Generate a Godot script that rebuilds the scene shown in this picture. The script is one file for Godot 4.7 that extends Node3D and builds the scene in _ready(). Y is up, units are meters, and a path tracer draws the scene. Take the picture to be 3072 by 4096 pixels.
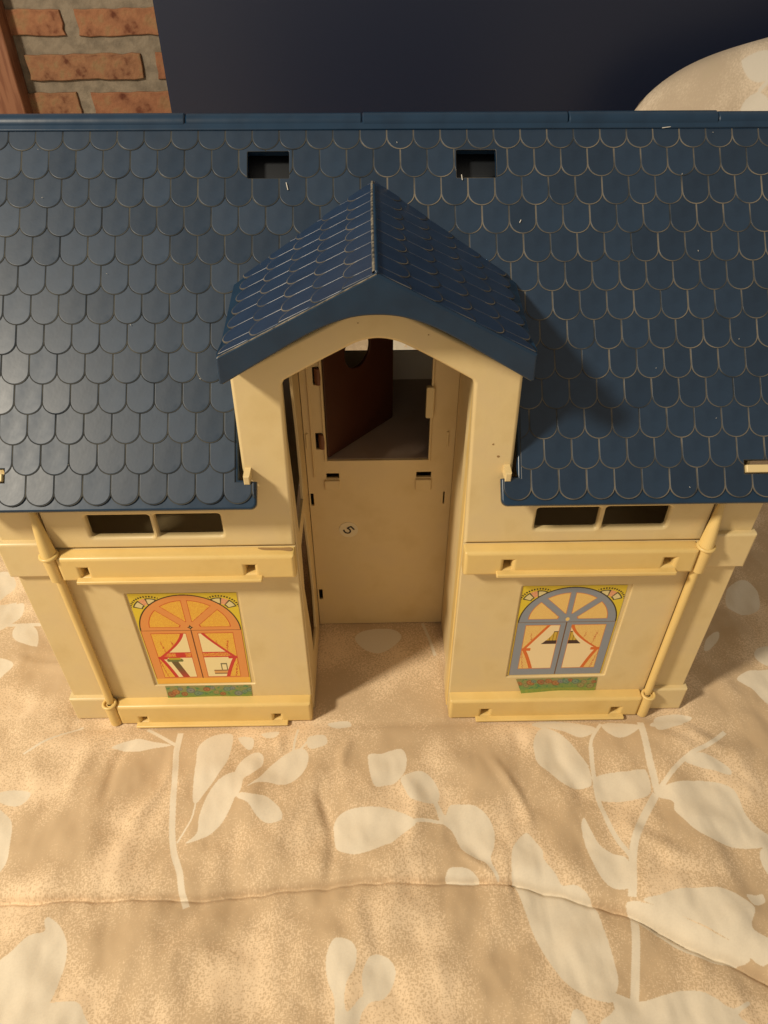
extends Node3D
# An old plastic dollhouse on a bed. Metres, y up; the house stands at the origin with its front at z = 0.

const LEAVES := [
	[-136, 13, -134, 25, -136, 42, -142, 56, -150, 69, -156, 79, -160, 76, -162, 61, -163, 42, -164, 27, -157, 18, -147, 13],
	[-242, 25, -232, 19, -220, 16, -207, 19, -189, 23, -205, 26, -219, 29, -232, 27],
	[-127, 52, -127, 64, -124, 73, -128, 89, -136, 101, -146, 108, -160, 112, -152, 104, -152, 90, -148, 72, -140, 59],
	[-105, 36, -105, 46, -113, 55, -119, 59, -120, 71, -125, 75, -128, 52, -121, 38, -112, 32],
	[-65, 36, -66, 48, -72, 58, -84, 65, -98, 63, -107, 64, -115, 68, -106, 59, -99, 48, -90, 39, -78, 31, -70, 30],
	[-121, 73, -110, 75, -98, 76, -86, 86, -83, 96, -94, 99, -104, 93, -112, 83, -122, 77],
	[-130, 17, -117, 17, -115, 26, -120, 29],
	[-66, 18, -52, 16, -49, 25, -60, 30, -66, 28],
	[-109, 13, -94, 11, -95, 17, -104, 18],
	[-49, 2, -31, 0, -28, 6, -42, 8],
	[-328, 67, -315, 63, -301, 65, -302, 73, -310, 77, -325, 73],
	[-326, 81, -312, 86, -305, 95, -301, 111, -299, 125, -306, 132],
	[-251, 166, -241, 172, -233, 182, -230, 192, -230, 204, -231, 217, -234, 222, -247, 223, -267, 227, -278, 200, -269, 189, -261, 179, -251, 176, -253, 169],
	[-230, 221, -214, 221, -207, 228, -206, 237, -264, 236, -268, 226, -247, 223],
	[-36, 185, -26, 187, -21, 193, -22, 204, -27, 212, -29, 222, -27, 231, -19, 223, -16, 220, -17, 209, -12, 198, -4, 196, 4, 200, 7, 207, 4, 216, -2, 223, -11, 225, -17, 231, -21, 241, -34, 241, -36, 223, -41, 212, -43, 200, -41, 191],
	[-40, 108, -40, 97, -33, 89, -18, 86, 1, 87, 13, 91, 21, 95, 27, 102, 16, 109, 7, 116, 1, 118, -10, 122, -21, 124, -32, 122, -38, 118],
	[57, 84, 68, 84, 79, 87, 88, 97, 91, 108, 89, 120, 85, 130, 90, 143, 88, 144, 81, 133, 72, 128, 63, 121, 57, 107, 47, 98, 45, 84, 48, 85, 52, 93],
	[34, 54, 43, 60, 48, 71, 47, 81, 37, 84, 25, 81, 19, 71, 16, 61, 24, 56],
	[9, 33, 18, 32, 22, 41, 20, 54, 12, 64, 2, 67, -6, 68, -10, 58, -12, 43, -11, 36, 0, 36],
	[49, 139, 53, 135, 63, 135, 70, 138, 75, 145, 61, 146, 49, 144],
	[116, 109, 121, 113, 127, 124, 127, 132, 134, 143, 138, 150, 149, 151, 158, 159, 162, 169, 163, 180, 164, 193, 165, 205, 164, 216, 160, 223, 155, 229, 146, 228, 137, 224, 127, 217, 120, 207, 114, 195, 109, 182, 106, 168, 103, 154, 100, 144, 102, 126, 107, 117],
	[154, 223, 160, 223, 176, 228, 192, 225, 208, 222, 220, 223, 229, 227, 235, 232, 241, 233, 251, 229, 252, 231, 241, 237, 240, 246, 147, 245, 156, 233],
	[150, 14, 163, 19, 170, 30, 179, 44, 182, 55, 181, 66, 177, 70, 161, 70, 147, 58, 137, 48, 136, 34, 138, 25, 144, 15],
	[184, 63, 196, 58, 213, 57, 227, 55, 231, 58, 230, 74, 222, 81, 207, 83, 190, 82, 182, 79],
	[233, 72, 245, 71, 262, 68, 282, 68, 296, 73, 301, 81, 302, 98, 309, 110, 319, 117, 316, 123, 298, 126, 284, 125, 268, 121, 256, 114, 248, 104, 243, 94, 244, 86, 234, 80],
	[267, 48, 281, 42, 294, 47, 303, 56, 302, 63, 289, 59, 276, 55],
	[167, 97, 170, 107, 174, 120, 182, 127, 193, 133, 190, 153, 178, 154, 171, 149, 166, 138, 163, 122, 163, 105],
	[196, 164, 209, 161, 224, 157, 244, 156, 258, 157, 269, 162, 278, 171, 270, 184, 278, 191, 285, 195, 271, 208, 253, 194, 236, 183, 217, 173],
	[185, 163, 195, 165, 217, 173, 239, 186, 256, 196, 262, 205, 243, 206, 230, 202, 215, 195, 204, 187, 191, 178, 185, 169],
	[276, 161, 284, 161, 290, 160, 289, 166, 279, 169],
	[302, 127, 314, 124, 304, 148, 299, 137],
	[203, 14, 213, 24, 227, 21, 238, 11, 209, 8],
	[248, 13, 261, 14, 279, 11, 268, 7, 252, 8],
	[140, 7, 162, 4, 195, 12, 193, 19, 180, 23, 166, 16],
	[130, 233, 134, 236, 134, 244, 123, 244, 126, 235],
	[375, -65, 382, -72, 395, -74, 402, -71, 394, -52, 383, -51, 376, -57],
	[347, -37, 360, -45, 373, -46, 386, -43, 371, -7, 363, -15, 358, -24, 351, -31],
	[255, 3, 269, -1, 282, -1, 290, 4, 279, 10, 269, 13, 259, 17, 252, 16],
	[376, -134, 385, -158, 402, -170, 413, -170, 418, -157, 415, -139, 405, -126, 391, -122, 380, -127],
	[329, -75, 338, -90, 352, -98, 349, -88, 340, -79, 332, -73],
	[-409, -145, -398, -151, -385, -154, -381, -138, -389, -124, -398, -117],
	[-429, -198, -415, -198, -405, -186, -402, -176, -408, -167, -414, -159],
	[-382, -74, -371, -74, -362, -67, -367, -57, -373, -51],
	[-25, -97, -19, -107, 0, -111, 16, -109, 23, -100, 16, -89, 1, -79, -14, -83],
	[2135, -4761, 2358, -4757, 2274, -4197, 1931, -3743, 1850, -3889]]
const STALKS := [
	[5.1, -183, 11, -183, 30, -180, 48, -177, 70, -174, 94, -171, 109, -167, 121, -160, 135, -156, 149, -151, 159],
	[3.0, -184, 24, -202, 13, -214, 6],
	[1.5, -157, 79, -159, 94, -167, 110],
	[2.0, -79, 37, -78, 21, -76, 9],
	[2.0, -72, 30, -66, 22],
	[3.0, 21, 101, 36, 98, 51, 100],
	[4.0, 44, 81, 49, 94],
	[6.0, 240, 8, 237, 41, 235, 72],
	[6.1, 233, 78, 212, 104, 200, 124, 189, 160],
	[6.0, 191, 164, 181, 201, 172, 228],
	[4.0, 188, 33, 184, 62, 184, 87, 189, 115, 196, 130],
	[3.0, 140, 8, 163, 21, 181, 51],
	[3.0, 203, 9, 191, 24, 187, 35],
	[4.0, 238, 73, 259, 53, 275, 42, 295, 33, 314, 20],
	[3.0, 56, -75, 52, -95, 46, -117],
	[2.0, -317, 31, -296, 14, -275, 2]]

var M := {}
var rng := RandomNumberGenerator.new()
var house: Node3D
const SLOPE_LEN := 0.2671
const PITCH := 0.02092
const TILE_W := 0.019


func _ready() -> void:
	rng.seed = 7
	# ---- camera
	var cam := Camera3D.new()
	cam.name = "camera"
	cam.keep_aspect = Camera3D.KEEP_HEIGHT
	cam.fov = 70.80
	cam.near = 0.01
	cam.far = 30.0
	cam.transform = Transform3D(Basis(Vector3.UP, deg_to_rad(-1.1639)) * Basis(Vector3.RIGHT, deg_to_rad(-40.2976)), Vector3(-0.0047, 0.5811, 0.386))
	add_child(cam)
	cam.current = true
	# ---- environment: warm ceiling lamp, background colour added as even fill for room bounce
	var env := Environment.new()
	env.background_mode = Environment.BG_COLOR
	env.background_color = Color(0.60, 0.56, 0.505)
	env.background_energy_multiplier = 1.16
	env.tonemap_mode = Environment.TONE_MAPPER_LINEAR
	env.tonemap_exposure = 1.0
	env.sdfgi_enabled = true
	env.ssao_enabled = true
	env.ssil_enabled = true
	var we := WorldEnvironment.new()
	we.name = "room_environment"
	we.environment = env
	add_child(we)
	var lamp := OmniLight3D.new()
	lamp.name = "ceiling_lamp"
	lamp.position = Vector3(-1.48, 1.72, 0.82)
	lamp.light_color = Color(1.0, 0.945, 0.85)
	lamp.light_energy = 5.55
	lamp.light_size = 0.13
	lamp.omni_range = 12.0
	lamp.omni_attenuation = 2.0
	lamp.shadow_enabled = true
	add_child(lamp)

	make_materials()
	make_bed()
	make_background()
	make_house()


# ================================================================ materials
func lin(r: float, g: float, b: float) -> Color:
	return Color(r, g, b).linear_to_srgb()


func noise_tex(freq: float, oct: int, ramp: Array, sd: int, size := 512, normal := 0.0) -> NoiseTexture2D:
	var n := FastNoiseLite.new()
	n.seed = sd
	n.noise_type = FastNoiseLite.TYPE_SIMPLEX_SMOOTH
	n.frequency = freq
	n.fractal_octaves = oct
	var t := NoiseTexture2D.new()
	t.width = size
	t.height = size
	t.seamless = true
	t.noise = n
	if normal > 0.0:
		t.as_normal_map = true
		t.bump_strength = normal
	elif ramp.size():
		var g := Gradient.new()
		var offs := PackedFloat32Array()
		var cols := PackedColorArray()
		for i in ramp.size():
			offs.append(ramp[i][0])
			cols.append(ramp[i][1])
		g.offsets = offs
		g.colors = cols
		t.color_ramp = g
	return t


func mat(called: String, col: Color, rough: float, scale := 0.0, tex: Texture2D = null, rtex: Texture2D = null, ntex: Texture2D = null, nscale := 1.0) -> StandardMaterial3D:
	var m := StandardMaterial3D.new()
	m.resource_name = called
	m.albedo_color = col
	m.roughness = rough
	m.cull_mode = BaseMaterial3D.CULL_DISABLED
	if tex: m.albedo_texture = tex
	if rtex:
		m.roughness_texture = rtex
		m.roughness_texture_channel = BaseMaterial3D.TEXTURE_CHANNEL_RED
	if ntex:
		m.normal_enabled = true
		m.normal_texture = ntex
		m.normal_scale = nscale
	if scale > 0.0:
		m.uv1_triplanar = true
		m.uv1_scale = Vector3.ONE * scale
	M[called] = m
	return m


func grey(v: float) -> Color:
	return Color(v, v, v)


func make_materials() -> void:
	var rough_v := noise_tex(0.012, 4, [[0.0, grey(0.72)], [0.5, grey(0.88)], [1.0, grey(1.0)]], 3)
	var peel := noise_tex(0.03, 3, [], 5, 512, 2.0)
	var cream_v := noise_tex(0.006, 5, [[0.0, Color(0.965, 0.95, 0.91)], [0.45, Color(1, 0.995, 0.98)], [1.0, Color(0.985, 0.98, 0.99)]], 11)
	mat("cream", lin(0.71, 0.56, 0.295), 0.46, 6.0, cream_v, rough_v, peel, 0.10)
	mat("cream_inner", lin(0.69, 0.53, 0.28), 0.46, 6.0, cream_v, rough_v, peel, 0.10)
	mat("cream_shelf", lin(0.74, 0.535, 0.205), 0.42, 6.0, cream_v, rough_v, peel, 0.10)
	var navy_v := noise_tex(0.010, 5, [[0.0, Color(0.80, 0.84, 0.86)], [0.5, Color(0.95, 0.95, 0.95)], [1.0, Color(1, 1, 1)]], 21)
	mat("roof", lin(0.008, 0.032, 0.070), 0.38, 7.0, navy_v, rough_v, peel, 0.05)
	for i in 3:
		var k: float = [0.92, 1.0, 1.12][i]
		mat("shingle%d" % i, lin(0.0118 * k, 0.0300 * k, 0.060 * k), [0.44, 0.48, 0.52][i], 9.0, navy_v, rough_v, peel, 0.04)
	mat("dormer_tile", lin(0.015, 0.034, 0.078), 0.36, 9.0, navy_v, rough_v, peel, 0.04)
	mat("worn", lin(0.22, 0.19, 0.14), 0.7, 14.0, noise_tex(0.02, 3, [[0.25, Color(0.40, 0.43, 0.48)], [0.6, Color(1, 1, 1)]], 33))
	mat("slot_shade", lin(0.004, 0.006, 0.009), 0.5)  # painted darkness for the inside of the roof slots
	mat("lint", lin(0.62, 0.58, 0.50), 0.9)
	mat("scuff", lin(0.30, 0.18, 0.07), 0.8)
	var dust_v := noise_tex(0.014, 4, [[0.22, Color(0.28, 0.32, 0.36)], [0.45, Color(0.62, 0.60, 0.56)], [0.8, Color(0.90, 0.84, 0.74)]], 31)
	mat("dust", Color(0.52, 0.52, 0.52), 0.95, 5.0, dust_v)
	mat("thin_dust", Color(0.34, 0.36, 0.38), 0.95, 5.0, dust_v)
	mat("cream_shaded", lin(0.42, 0.31, 0.24), 0.5, 6.0, cream_v, rough_v)  # cream plastic darkened, back room shadow put into the colour
	mat("cream_lit", lin(0.82, 0.73, 0.58), 0.5, 6.0, cream_v, rough_v)  # cream plastic made paler, light on the rear wall painted in
	mat("brown_door", lin(0.055, 0.015, 0.007), 0.5, 6.0, null, rough_v)
	mat("hinge", lin(0.16, 0.055, 0.02), 0.55)
	mat("paper", lin(0.72, 0.60, 0.38), 0.6)
	mat("ink", lin(0.03, 0.02, 0.015), 0.6)
	mat("panel", lin(0.008, 0.013, 0.034), 0.40)
	var brick_v := noise_tex(0.012, 5, [[0.08, Color(0.62, 0.46, 0.38)], [0.3, Color(0.90, 0.84, 0.78)], [0.6, Color(1.0, 0.95, 0.88)], [0.85, Color(0.96, 1.0, 0.92)]], 51)
	var brick_b := noise_tex(0.03, 5, [], 52, 512, 6.0)
	for i in 3:
		mat("brick%d" % i, [lin(0.29, 0.14, 0.08), lin(0.31, 0.155, 0.088), lin(0.275, 0.148, 0.085)][i], 0.9, [3.1, 3.9, 4.6][i], brick_v, null, brick_b, 0.45)
	mat("mortar", lin(0.25, 0.205, 0.15), 0.95, 4.0, noise_tex(0.012, 4, [[0.2, grey(0.86)], [0.6, grey(1.0)]], 61), null, brick_b, 0.4)
	var wood_n := noise_tex(0.02, 4, [[0.3, Color(0.86, 0.80, 0.76)], [0.6, Color(1, 1, 1)]], 71)
	var w := mat("wood", lin(0.25, 0.105, 0.05), 0.5, 1.0, wood_n)
	w.uv1_scale = Vector3(9, 0.9, 9)


# ================================================================ mesh helpers
func begin() -> SurfaceTool:
	var st := SurfaceTool.new()
	st.begin(Mesh.PRIMITIVE_TRIANGLES)
	return st


func vtx(st: SurfaceTool, p: Vector3, n: Vector3) -> void:
	st.set_normal(n)
	st.add_vertex(p)


func tri(st: SurfaceTool, a: Vector3, b: Vector3, c: Vector3, na: Vector3, nb: Vector3, nc: Vector3) -> void:
	var g := (b - a).cross(c - a)
	if g.length_squared() < 1e-18: return
	vtx(st, a, na)
	if g.dot(na + nb + nc) > 0.0:
		vtx(st, c, nc)
		vtx(st, b, nb)
	else:
		vtx(st, b, nb)
		vtx(st, c, nc)


func quad(st: SurfaceTool, a: Vector3, b: Vector3, c: Vector3, d: Vector3, na: Vector3, nb: Vector3, nc: Vector3, nd: Vector3) -> void:
	tri(st, a, b, c, na, nb, nc)
	tri(st, a, c, d, na, nc, nd)


func put(called: String, st: SurfaceTool, m, parent: Node, at := Transform3D.IDENTITY) -> MeshInstance3D:
	return put_mesh(called, st.commit(), m, parent, at)


func put_mesh(called: String, me: Mesh, m, parent: Node, at := Transform3D.IDENTITY) -> MeshInstance3D:
	var o := MeshInstance3D.new()
	o.name = numbered(called, parent)
	o.mesh = me
	o.material_override = M[m] if m is String else m
	o.transform = at
	parent.add_child(o, true)
	return o


func numbered(called: String, parent: Node) -> String:
	var used: Dictionary = parent.get_meta("used_names", {})
	var k: int = used.get(called, 0)
	used[called] = k + 1
	parent.set_meta("used_names", used)
	return called if k == 0 else "%s_%03d" % [called, k]


func tag(o: Node, label: String, category: String, group := "") -> void:
	o.set_meta("label", label)
	o.set_meta("category", category)
	if group: o.set_meta("group", group)


func rrect(x0: float, y0: float, x1: float, y1: float, r: float, n := 4) -> PackedVector2Array:
	var p := PackedVector2Array()
	if r <= 0.0: return PackedVector2Array([Vector2(x0, y0), Vector2(x1, y0), Vector2(x1, y1), Vector2(x0, y1)])
	var cs := [[x0 + r, y0 + r, PI], [x1 - r, y0 + r, 1.5 * PI], [x1 - r, y1 - r, 0.0], [x0 + r, y1 - r, 0.5 * PI]]
	for c in cs:
		for i in n + 1:
			var a: float = c[2] + i * 0.5 * PI / n
			p.append(Vector2(c[0] + cos(a) * r, c[1] + sin(a) * r))
	return p


func smooth(pts: PackedVector2Array, n: int, closed: bool) -> PackedVector2Array:
	var o := PackedVector2Array()
	var c := pts.size()
	for i in (c if closed else c - 1):
		var a := pts[(i - 1 + c) % c] if closed or i > 0 else pts[0] * 2.0 - pts[1]
		var d := pts[(i + 2) % c] if closed or i + 2 < c else pts[c - 1] * 2.0 - pts[c - 2]
		for k in n:
			o.append(pts[i].cubic_interpolate(pts[(i + 1) % c], a, d, float(k) / n))
	if not closed: o.append(pts[c - 1])
	return o


func fill(st: SurfaceTool, loops: Array, z: float, n: Vector3, xf: Transform3D) -> void:
	# even-odd area of the loops cut into trapezoids
	var ys := PackedFloat64Array()
	for l in loops:
		for p in l: ys.append(p.y)
	ys.sort()
	for i in ys.size() - 1:
		var ya := ys[i]
		var yb := ys[i + 1]
		if yb - ya < 1e-7: continue
		var ym := (ya + yb) * 0.5
		var xs := []
		for l in loops:
			for k in l.size():
				var a: Vector2 = l[k]
				var b: Vector2 = l[(k + 1) % l.size()]
				if (a.y <= ym) == (b.y <= ym): continue
				var s := (b.x - a.x) / (b.y - a.y)
				xs.append([a.x + s * (ym - a.y), a.x + s * (ya - a.y), a.x + s * (yb - a.y)])
		xs.sort_custom(func(p, q): return p[0] < q[0])
		for k in range(0, xs.size() - 1, 2):
			quad(st, xf * Vector3(xs[k][1], ya, z), xf * Vector3(xs[k + 1][1], ya, z), xf * Vector3(xs[k + 1][2], yb, z), xf * Vector3(xs[k][2], yb, z), n, n, n, n)


func area2(l: PackedVector2Array) -> float:
	var s := 0.0
	for i in l.size(): s += l[i].cross(l[(i + 1) % l.size()])
	return s


func plate(st: SurfaceTool, outline: PackedVector2Array, holes: Array, z0: float, z1: float, r: float, xf := Transform3D.IDENTITY, steps := 3, back := true) -> void:
	# a sheet from z0 to z1 with its front edges rounded by r
	var loops := []
	for i in holes.size() + 1:
		var l: PackedVector2Array = (outline if i == 0 else holes[i - 1]).duplicate()
		if (area2(l) > 0.0) != (i == 0): l.reverse()
		loops.append(l)
	var nb := xf.basis.orthonormalized()
	var caps := []
	for l in loops:
		var c: int = l.size()
		var nn := PackedVector2Array()
		for i in c:
			var d: Vector2 = (l[(i + 1) % c] - l[i]).normalized()
			nn.append(Vector2(d.y, -d.x))
		var miter := PackedVector2Array()
		for i in c:
			var s := nn[i] + nn[(i - 1 + c) % c]
			miter.append(s / maxf(0.35, 1.0 + nn[i].dot(nn[(i - 1 + c) % c])))
		var ring := func(k: int, i: int) -> Vector3:
			var t := 0.5 * PI * k / steps
			var p: Vector2 = l[i % c] - miter[i % c] * r * (1.0 - cos(t))
			return xf * Vector3(p.x, p.y, z1 - r + r * sin(t))
		var cap := PackedVector2Array()
		for i in c: cap.append(l[i] - miter[i] * r)
		caps.append(cap)
		for i in c:
			var j := (i + 1) % c
			var na := nn[i]
			var nbb := nn[i]
			if nn[i].dot(nn[(i - 1 + c) % c]) > 0.75: na = (nn[i] + nn[(i - 1 + c) % c]).normalized()
			if nn[i].dot(nn[j]) > 0.75: nbb = (nn[i] + nn[j]).normalized()
			var a3 := nb * Vector3(na.x, na.y, 0)
			var b3 := nb * Vector3(nbb.x, nbb.y, 0)
			quad(st, xf * Vector3(l[i].x, l[i].y, z0), xf * Vector3(l[j].x, l[j].y, z0), ring.call(0, j), ring.call(0, i), a3, b3, b3, a3)
			if r > 0.0:
				for k in steps:
					var t0 := 0.5 * PI * k / steps
					var t1 := 0.5 * PI * (k + 1) / steps
					var zz := nb.z
					quad(st, ring.call(k, i), ring.call(k, j), ring.call(k + 1, j), ring.call(k + 1, i), a3 * cos(t0) + zz * sin(t0), b3 * cos(t0) + zz * sin(t0), b3 * cos(t1) + zz * sin(t1), a3 * cos(t1) + zz * sin(t1))
	fill(st, caps, z1, nb.z, xf)
	if back: fill(st, loops, z0, -nb.z, xf)


func slab(st: SurfaceTool, x0: float, y0: float, x1: float, y1: float, z0: float, z1: float, r: float, cr := 0.0, xf := Transform3D.IDENTITY) -> void:
	plate(st, rrect(x0, y0, x1, y1, cr), [], z0, z1, r, xf)


func lathe(st: SurfaceTool, prof: PackedVector2Array, xf: Transform3D, n := 24) -> void:
	# prof: x radius, y along the axis
	for i in prof.size() - 1:
		var d := prof[i + 1] - prof[i]
		var m := Vector2(d.y, -d.x).normalized()
		for k in n:
			var a := TAU * k / n
			var b := TAU * (k + 1) / n
			var f := func(p: Vector2, t: float) -> Vector3: return xf * Vector3(p.x * cos(t), p.y, p.x * sin(t))
			var g := func(t: float) -> Vector3: return (xf.basis * Vector3(m.x * cos(t), m.y, m.x * sin(t))).normalized()
			quad(st, f.call(prof[i], a), f.call(prof[i], b), f.call(prof[i + 1], b), f.call(prof[i + 1], a), g.call(a), g.call(b), g.call(b), g.call(a))


func torus(st: SurfaceTool, big: float, small: float, xf: Transform3D, n := 28, m := 10) -> void:
	for i in n:
		for k in m:
			var P := []
			var N := []
			for q in [[i, k], [i + 1, k], [i + 1, k + 1], [i, k + 1]]:
				var a: float = TAU * q[0] / n
				var b: float = TAU * q[1] / m
				var d := Vector3(cos(a), 0, sin(a))
				var nn := d * cos(b) + Vector3.UP * sin(b)
				P.append(xf * (d * big + nn * small))
				N.append((xf.basis * nn).normalized())
			quad(st, P[0], P[1], P[2], P[3], N[0], N[1], N[2], N[3])


# ================================================================ bed
const TEX := 2048
const FOLD := [-0.9, 0.168, -0.293, 0.153, -0.145, 0.153, -0.096, 0.149, -0.021, 0.144, 0.033, 0.144, 0.101, 0.147, 0.142, 0.158, 0.182, 0.168, 0.226, 0.194, 0.271, 0.216, 0.6, 0.40]
const CREASES := [-185, 27, -204, 112, -248, 16, -282, 100, -262, 8, -318, 54, -51, 70, -42, 175, -18, 158, -13, 208, -115, 48, -100, 108, 105, 48, 123, 127, 154, 21, 183, 104, 234, 31, 268, 122, 66, 122, 88, 153, 272, 11, 338, 53, -114, 138, -119, 198, -300, -57, -373, -83, 198, 110, 267, 145, -167, 173, -216, 220, -225, 20, -242, 90, -276, 4, -352, 36, -285, -14, -365, 2, -88, 10, -92, 40, 120, 10, 128, 44, 250, 12, 300, 66, -30, 20, -34, 60, 20, 62, 30, 130]


func raster(mask: PackedByteArray, poly: PackedVector2Array) -> void:
	var lo := INF
	var hi := -INF
	for p in poly:
		lo = minf(lo, p.y)
		hi = maxf(hi, p.y)
	for y in range(maxi(0, int(floor(lo))), mini(TEX - 1, int(ceil(hi))) + 1):
		var xs := PackedFloat32Array()
		for i in poly.size():
			var a := poly[i]
			var b := poly[(i + 1) % poly.size()]
			if (a.y <= y) != (b.y <= y): xs.append(a.x + (b.x - a.x) * (y - a.y) / (b.y - a.y))
		xs.sort()
		for k in range(0, xs.size() - 1, 2):
			for x in range(maxi(0, int(ceil(xs[k]))), mini(TEX - 1, int(floor(xs[k + 1]))) + 1):
				mask[y * TEX + x] = 1


func to_px(l: Array, from: int) -> PackedVector2Array:
	var p := PackedVector2Array()
	for i in range(from, l.size() - 1, 2): p.append(Vector2((l[i] + 500.0) * TEX / 1000.0, (l[i + 1] + 700.0) * TEX / 1000.0))
	return p


func stroke(mask: PackedByteArray, line: PackedVector2Array, w: float) -> void:
	for i in line.size() - 1:
		var d := (line[i + 1] - line[i]).normalized()
		var n := d.orthogonal() * w * 0.5
		raster(mask, PackedVector2Array([line[i] + n - d, line[i + 1] + n + d, line[i + 1] - n + d, line[i] - n - d]))


func leaf_shape(at: Vector2, dir: Vector2, length: float, wide: float) -> PackedVector2Array:
	var n := dir.orthogonal()
	var p := PackedVector2Array()
	for s in [1.0, -1.0]:
		for i in 9:
			var t := i / 9.0 if s > 0.0 else 1.0 - i / 9.0
			p.append(at + dir * length * t + n * s * wide * pow(sin(PI * pow(t, 0.8)), 0.85))
	return p


func bed_print() -> ImageTexture:
	var mask := PackedByteArray()
	mask.resize(TEX * TEX)
	for l in LEAVES: raster(mask, smooth(to_px(l, 0), 4, true))
	for l in STALKS: stroke(mask, smooth(to_px(l, 1), 4, false), l[0] * TEX / 1000.0)
	# sprigs of the same print where the photograph shows little: behind and beside the house
	var r2 := RandomNumberGenerator.new()
	r2.seed = 19
	for spot in [[-440, -120], [-380, -330], [-150, -350], [60, -420], [250, -380], [430, -260], [-430, -560], [-200, -600], [60, -640], [300, -600], [460, -480], [430, 140], [-430, 150], [-460, 30], [10, -560], [-60, -150], [200, -180], [-240, -190]]:
		var a := r2.randf() * TAU
		var at := Vector2((spot[0] + 500.0) * TEX / 1000.0, (spot[1] + 700.0) * TEX / 1000.0)
		var line := PackedVector2Array([at])
		for k in 5:
			a += r2.randf_range(-0.3, 0.3)
			at += Vector2.from_angle(a) * r2.randf_range(45, 65)
			line.append(at)
			raster(mask, leaf_shape(at, Vector2.from_angle(a + (1 if k % 2 else -1) * r2.randf_range(0.6, 1.0)), r2.randf_range(75, 140), r2.randf_range(20, 34)))
		stroke(mask, smooth(line, 4, false), 9.0)
	var grab := func(w: int, h: int, f: float, oct: int, sd: int) -> PackedByteArray:
		var n := FastNoiseLite.new()
		n.seed = sd
		n.noise_type = FastNoiseLite.TYPE_SIMPLEX
		n.frequency = f
		n.fractal_octaves = oct
		var im := n.get_image(w, h, false, false, true)
		if w != TEX or h != TEX: im.resize(TEX, TEX, Image.INTERPOLATE_CUBIC)
		im.convert(Image.FORMAT_L8)
		return im.get_data()
	var patch: PackedByteArray = grab.call(512, 512, 0.016, 4, 81)
	var across: PackedByteArray = grab.call(900, 2048, 0.30, 2, 82)
	var along: PackedByteArray = grab.call(2048, 900, 0.30, 2, 83)
	var data := PackedByteArray()
	data.resize(TEX * TEX * 3)
	var k := 0
	for i in TEX * TEX:
		var f := patch[i]
		var c := maxi(across[i], along[i])
		if mask[i]:
			var d := c >> 5
			data[k] = 215 + d
			data[k + 1] = 202 + d
			data[k + 2] = 179 + d
		else:
			var t := clampi((c + ((f - 128) * 3 >> 2) - 148) >> 1, 0, 30)
			var q := f >> 5
			data[k] = 192 + q + t
			data[k + 1] = 166 + q + t
			data[k + 2] = 131 + q + t
		k += 3
	return ImageTexture.create_from_image(Image.create_from_data(TEX, TEX, false, Image.FORMAT_RGB8, data))


var swell := FastNoiseLite.new()
var fold_line := PackedVector2Array()


func seg_dist(p: Vector2, a: Vector2, b: Vector2) -> float:
	return p.distance_to(Geometry2D.get_closest_point_to_segment(p, a, b))


func bed_height(x: float, z: float) -> float:
	var p := Vector2(x, z)
	var h := swell.get_noise_2d(x * 100.0, z * 100.0) * 0.007 + swell.get_noise_2d(x * 420.0 + 50.0, z * 200.0) * 0.0014
	# outside the house only
	var out := maxf(absf(x) - 0.285, maxf(z - 0.004, -0.37 - z))
	var door := absf(x) < 0.06 and z > -0.12
	var free := clampf(out / 0.05, 0.0, 1.0)
	h = h * free - 0.0012
	if out > 0.0: h += 0.0038 * (1.0 - exp(-out / 0.007))
	elif door: h += 0.0006
	if z > -0.02 and x > -0.8 and x < 0.55:
		for i in fold_line.size() - 1:
			if x >= fold_line[i].x and x < fold_line[i + 1].x:
				var t := (x - fold_line[i].x) / (fold_line[i + 1].x - fold_line[i].x)
				var zf := lerpf(fold_line[i].y, fold_line[i + 1].y, t) + swell.get_noise_2d(x * 260.0, 7.0) * 0.0022
				var d := (z - zf) * (1.0 if x < 0.12 else 0.82)
				var deep := 0.0065 if x < 0.1 else 0.010
				h -= deep * (exp(-d / 0.022) if d > 0.0 else exp(d / 0.010))
				h -= (0.0030 + 0.0016 * swell.get_noise_2d(x * 60.0, 3.0)) * exp(-pow(d / 0.0020, 2.0))
				if d < 0.0: h += 0.003 * exp(d / 0.04) * (1.0 - exp(d / 0.01)) * clampf(z / 0.04, 0.0, 1.0)
	for i in range(0, CREASES.size(), 4):
		var ca := Vector2(CREASES[i], CREASES[i + 1]) * 0.001
		var cb := Vector2(CREASES[i + 2], CREASES[i + 3]) * 0.001
		var along := clampf((p - ca).dot(cb - ca) / (cb - ca).length_squared(), 0.0, 1.0)
		var d := p.distance_to(ca.lerp(cb, along) + (cb - ca).orthogonal() * 0.06 * sin(along * 5.0 + i))
		if d < 0.04:
			var w := 0.0045 + 0.003 * ((i / 4) % 3)
			h += (0.0032 if (i / 4) % 4 != 3 else -0.003) * exp(-d * d / (w * w)) * pow(sin(PI * clampf(0.12 + along, 0.0, 1.0)), 0.7) * clampf(out / 0.02, 0.0, 1.0)
	return h


func ping(v: float) -> float:
	return pingpong(v, 1.0)


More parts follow.
